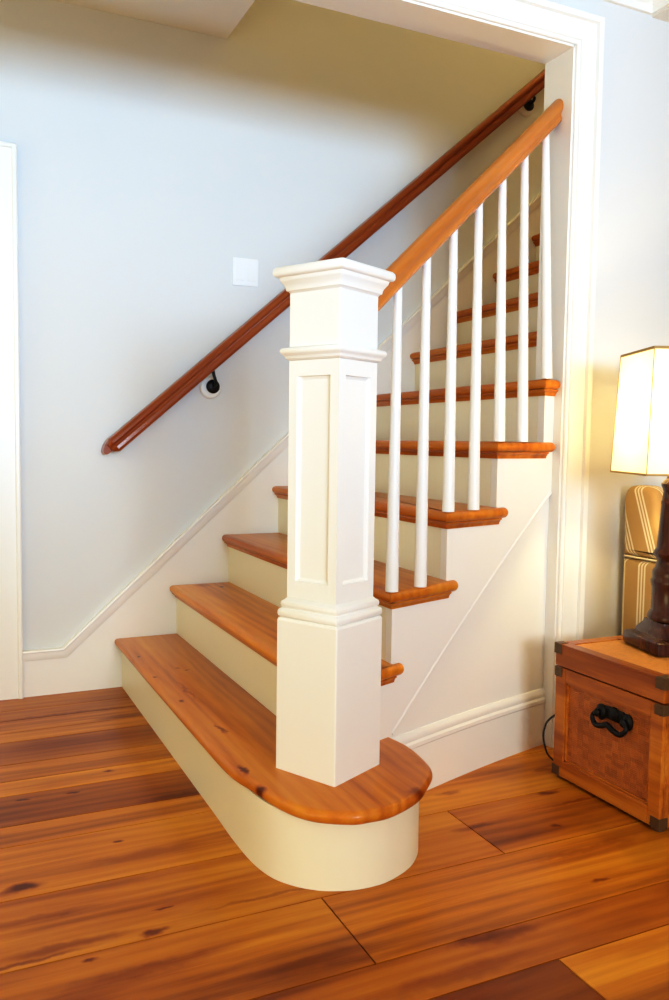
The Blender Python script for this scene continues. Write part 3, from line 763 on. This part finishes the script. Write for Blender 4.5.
# ------------------------------------------------------------------ striped wing chair beside the trunk
CX0, CX1, CYB, CYF = 1.334, 2.05, .19, -.53
ch = thing('wing_chair', 'gold and cream striped upholstered wing chair behind the lamp and trunk', 'armchair', ((CX0 + CX1) / 2, -.17, 0))
def side(xo, xi, outline, name, mat, par):
    # upholstered slab in the Y-Z plane between xo and xi, softened edges
    pts = [Vector(p) for p in outline]
    if area2(pts) < 0: pts = pts[::-1]
    rings = []
    xm = (xo + xi) / 2; hw = abs(xi - xo) / 2; R = min(hw, .02)
    for k in range(9):
        a = -PI / 2 + PI * k / 8
        sx = xm + (hw - R) * (1 if a > 0 else -1 if a < 0 else 0) + R * math.sin(a)
        rings.append([(sx, p.x, p.y) for p in offset_loop(pts, R * (1 - math.cos(a)))])
    return MB().loft(rings).build(name, mat, par, smooth=50)
wing = [(p[0], p[1]) for p in catmull([(.178, .605), (.180, .68), (.182, .76), (.176, .800), (.155, .818), (.12, .822), (.09, .820), (.065, .806), (.05, .775), (.045, .74), (.03, .70), (-.01, .65), (-.06, .612)], 4)] + [(-.06, .600), (.178, .600)]
arm = [(.178, .13), (.178, .592), (-.44, .592), (-.50, .56), (-.51, .50), (-.49, .13)]
for (xo, xi) in ((CX0, CX0 + .07), (CX1 - .07, CX1)):
    side(xo, xi, wing, 'wing', STRIPE_D, ch)
    a_ = side(xo, xi + (.03 if xi < 1.7 else 0), arm, 'arm', STRIPE_V, ch)
    MB().tube([(xo + .006, .170, .597), (xo + .006, -.44, .597)], .0032, 8).build('piping', PIPING, a_, smooth=60)
side(CX0 + .06, CX1 - .06, [(p[0], p[1]) for p in [(.178, .40), (.180, .77), (.15, .80), (.09, .785), (.04, .50), (.03, .40)]], 'backrest', STRIPE_V, ch)
MB().bbox(CX0 + .09, CX1 - .09, -.52, .06, .30, .46, .03).build('seat_cushion', STRIPE_V, ch, smooth=40)
MB().bbox(CX0 + .03, CX1 - .03, -.48, .15, .13, .31, .012).build('seat_base', STRIPE_V, ch, smooth=40)
for (x, y) in ((CX0 + .05, -.45), (CX1 - .05, -.45), (CX0 + .05, .14), (CX1 - .05, .14)):
    MB().lathe(x, y, [(.012, 0), (.015, .004), (.024, .14)], 16).build('leg', CHAIRLEG, ch, smooth=40)

ch.location.y += .017

# ------------------------------------------------------------------ lights
def area(name, loc, target, sx, sy, power, col, spread=PI):
    l = bpy.data.lights.new(name, 'AREA'); l.shape = 'RECTANGLE'; l.size = sx; l.size_y = sy; l.energy = power; l.color = col; l.spread = spread
    o = bpy.data.objects.new(name, l); COL.objects.link(o); o.location = loc
    o.rotation_euler = (Vector(target) - Vector(loc)).to_track_quat('-Z', 'Y').to_euler()
    return o
SP = math.radians(46)
area('window_daylight', (-.75, -4.6, 1.5), (-.55, 1.39, 2.15), .75, 1.05, 10.8, (.28, .60, 1.0), SP)
area('window_daylight', (.45, -4.6, 1.5), (.95, 1.0, 2.1), .75, 1.05, 7.8, (.30, .62, 1.0), SP)
area('room_fill', (-.15, -4.5, 1.45), (-.15, 1.0, 1.4), 1.2, 1.0, 84, (.95, 1.0, .98))  # added frontal fill beside the window lights, lifts the lower parts
area('left_up_fill', (-2.2, -1.2, .5), (.5, .5, 2.3), 1.2, 1.0, 16, (1.0, .97, .50))  # unseen warm fill, set low and aimed up to brighten soffit and ceiling
def point(name, loc, power, col, r=.05):
    l = bpy.data.lights.new(name, 'POINT'); l.energy = power; l.color = col; l.shadow_soft_size = r
    o = bpy.data.objects.new(name, l); COL.objects.link(o); o.location = loc; return o
point('lamp_bulb_light', (LX, LY, 1.035), 8.5, (1.0, .80, .38), .025)
point('hall_fill', (-1.95, .85, 1.35), 14, (1.0, .92, .50), .2)  # added warm fill out of view, brightens hall ceiling, risers and newel
point('upstairs_light', (2.6, .9, 4.4), 38, (1.0, .74, .27), .12)

w = bpy.data.worlds.new('world'); SC.world = w; w.use_nodes = True
bg = w.node_tree.nodes['Background']; bg.inputs['Color'].default_value = (1.0, .92, .50, 1); bg.inputs['Strength'].default_value = .24

# ------------------------------------------------------------------ camera
cd = bpy.data.cameras.new('camera'); cam = bpy.data.objects.new('camera', cd); COL.objects.link(cam)
yaw, pitch, roll = 1.1310372639, -.0702967761, .0139720565
cy_, sy_, cp_, sp_ = math.cos(yaw), math.sin(yaw), math.cos(pitch), math.sin(pitch)
F = Vector((cp_ * cy_, cp_ * sy_, sp_)); Rt = Vector((sy_, -cy_, 0)); Up = Rt.cross(F)
R2 = math.cos(roll) * Rt + math.sin(roll) * Up; U2 = -math.sin(roll) * Rt + math.cos(roll) * Up
M = Matrix((R2, U2, -F)).transposed().to_4x4(); M.translation = Vector((-.6143185, -1.8078777, .9454991))
cam.matrix_world = M
cd.sensor_fit = 'VERTICAL'; cd.sensor_height = 36; cd.lens = 840.4424 * 36 / 1000; cd.clip_start = .02
SC.camera = cam
SC.view_settings.view_transform = 'Standard'
SC.view_settings.look = 'None'
SC.view_settings.exposure = .12
SC.view_settings.use_curve_mapping = True
cmap = SC.view_settings.curve_mapping
cc = cmap.curves[3]
for x, y in ((.045, .022), (.18, .135), (.45, .44), (.75, .80)):
    cc.points.new(x, y)
cmap.update()
SC.cycles.max_bounces = 10
SC.cycles.use_denoising = True
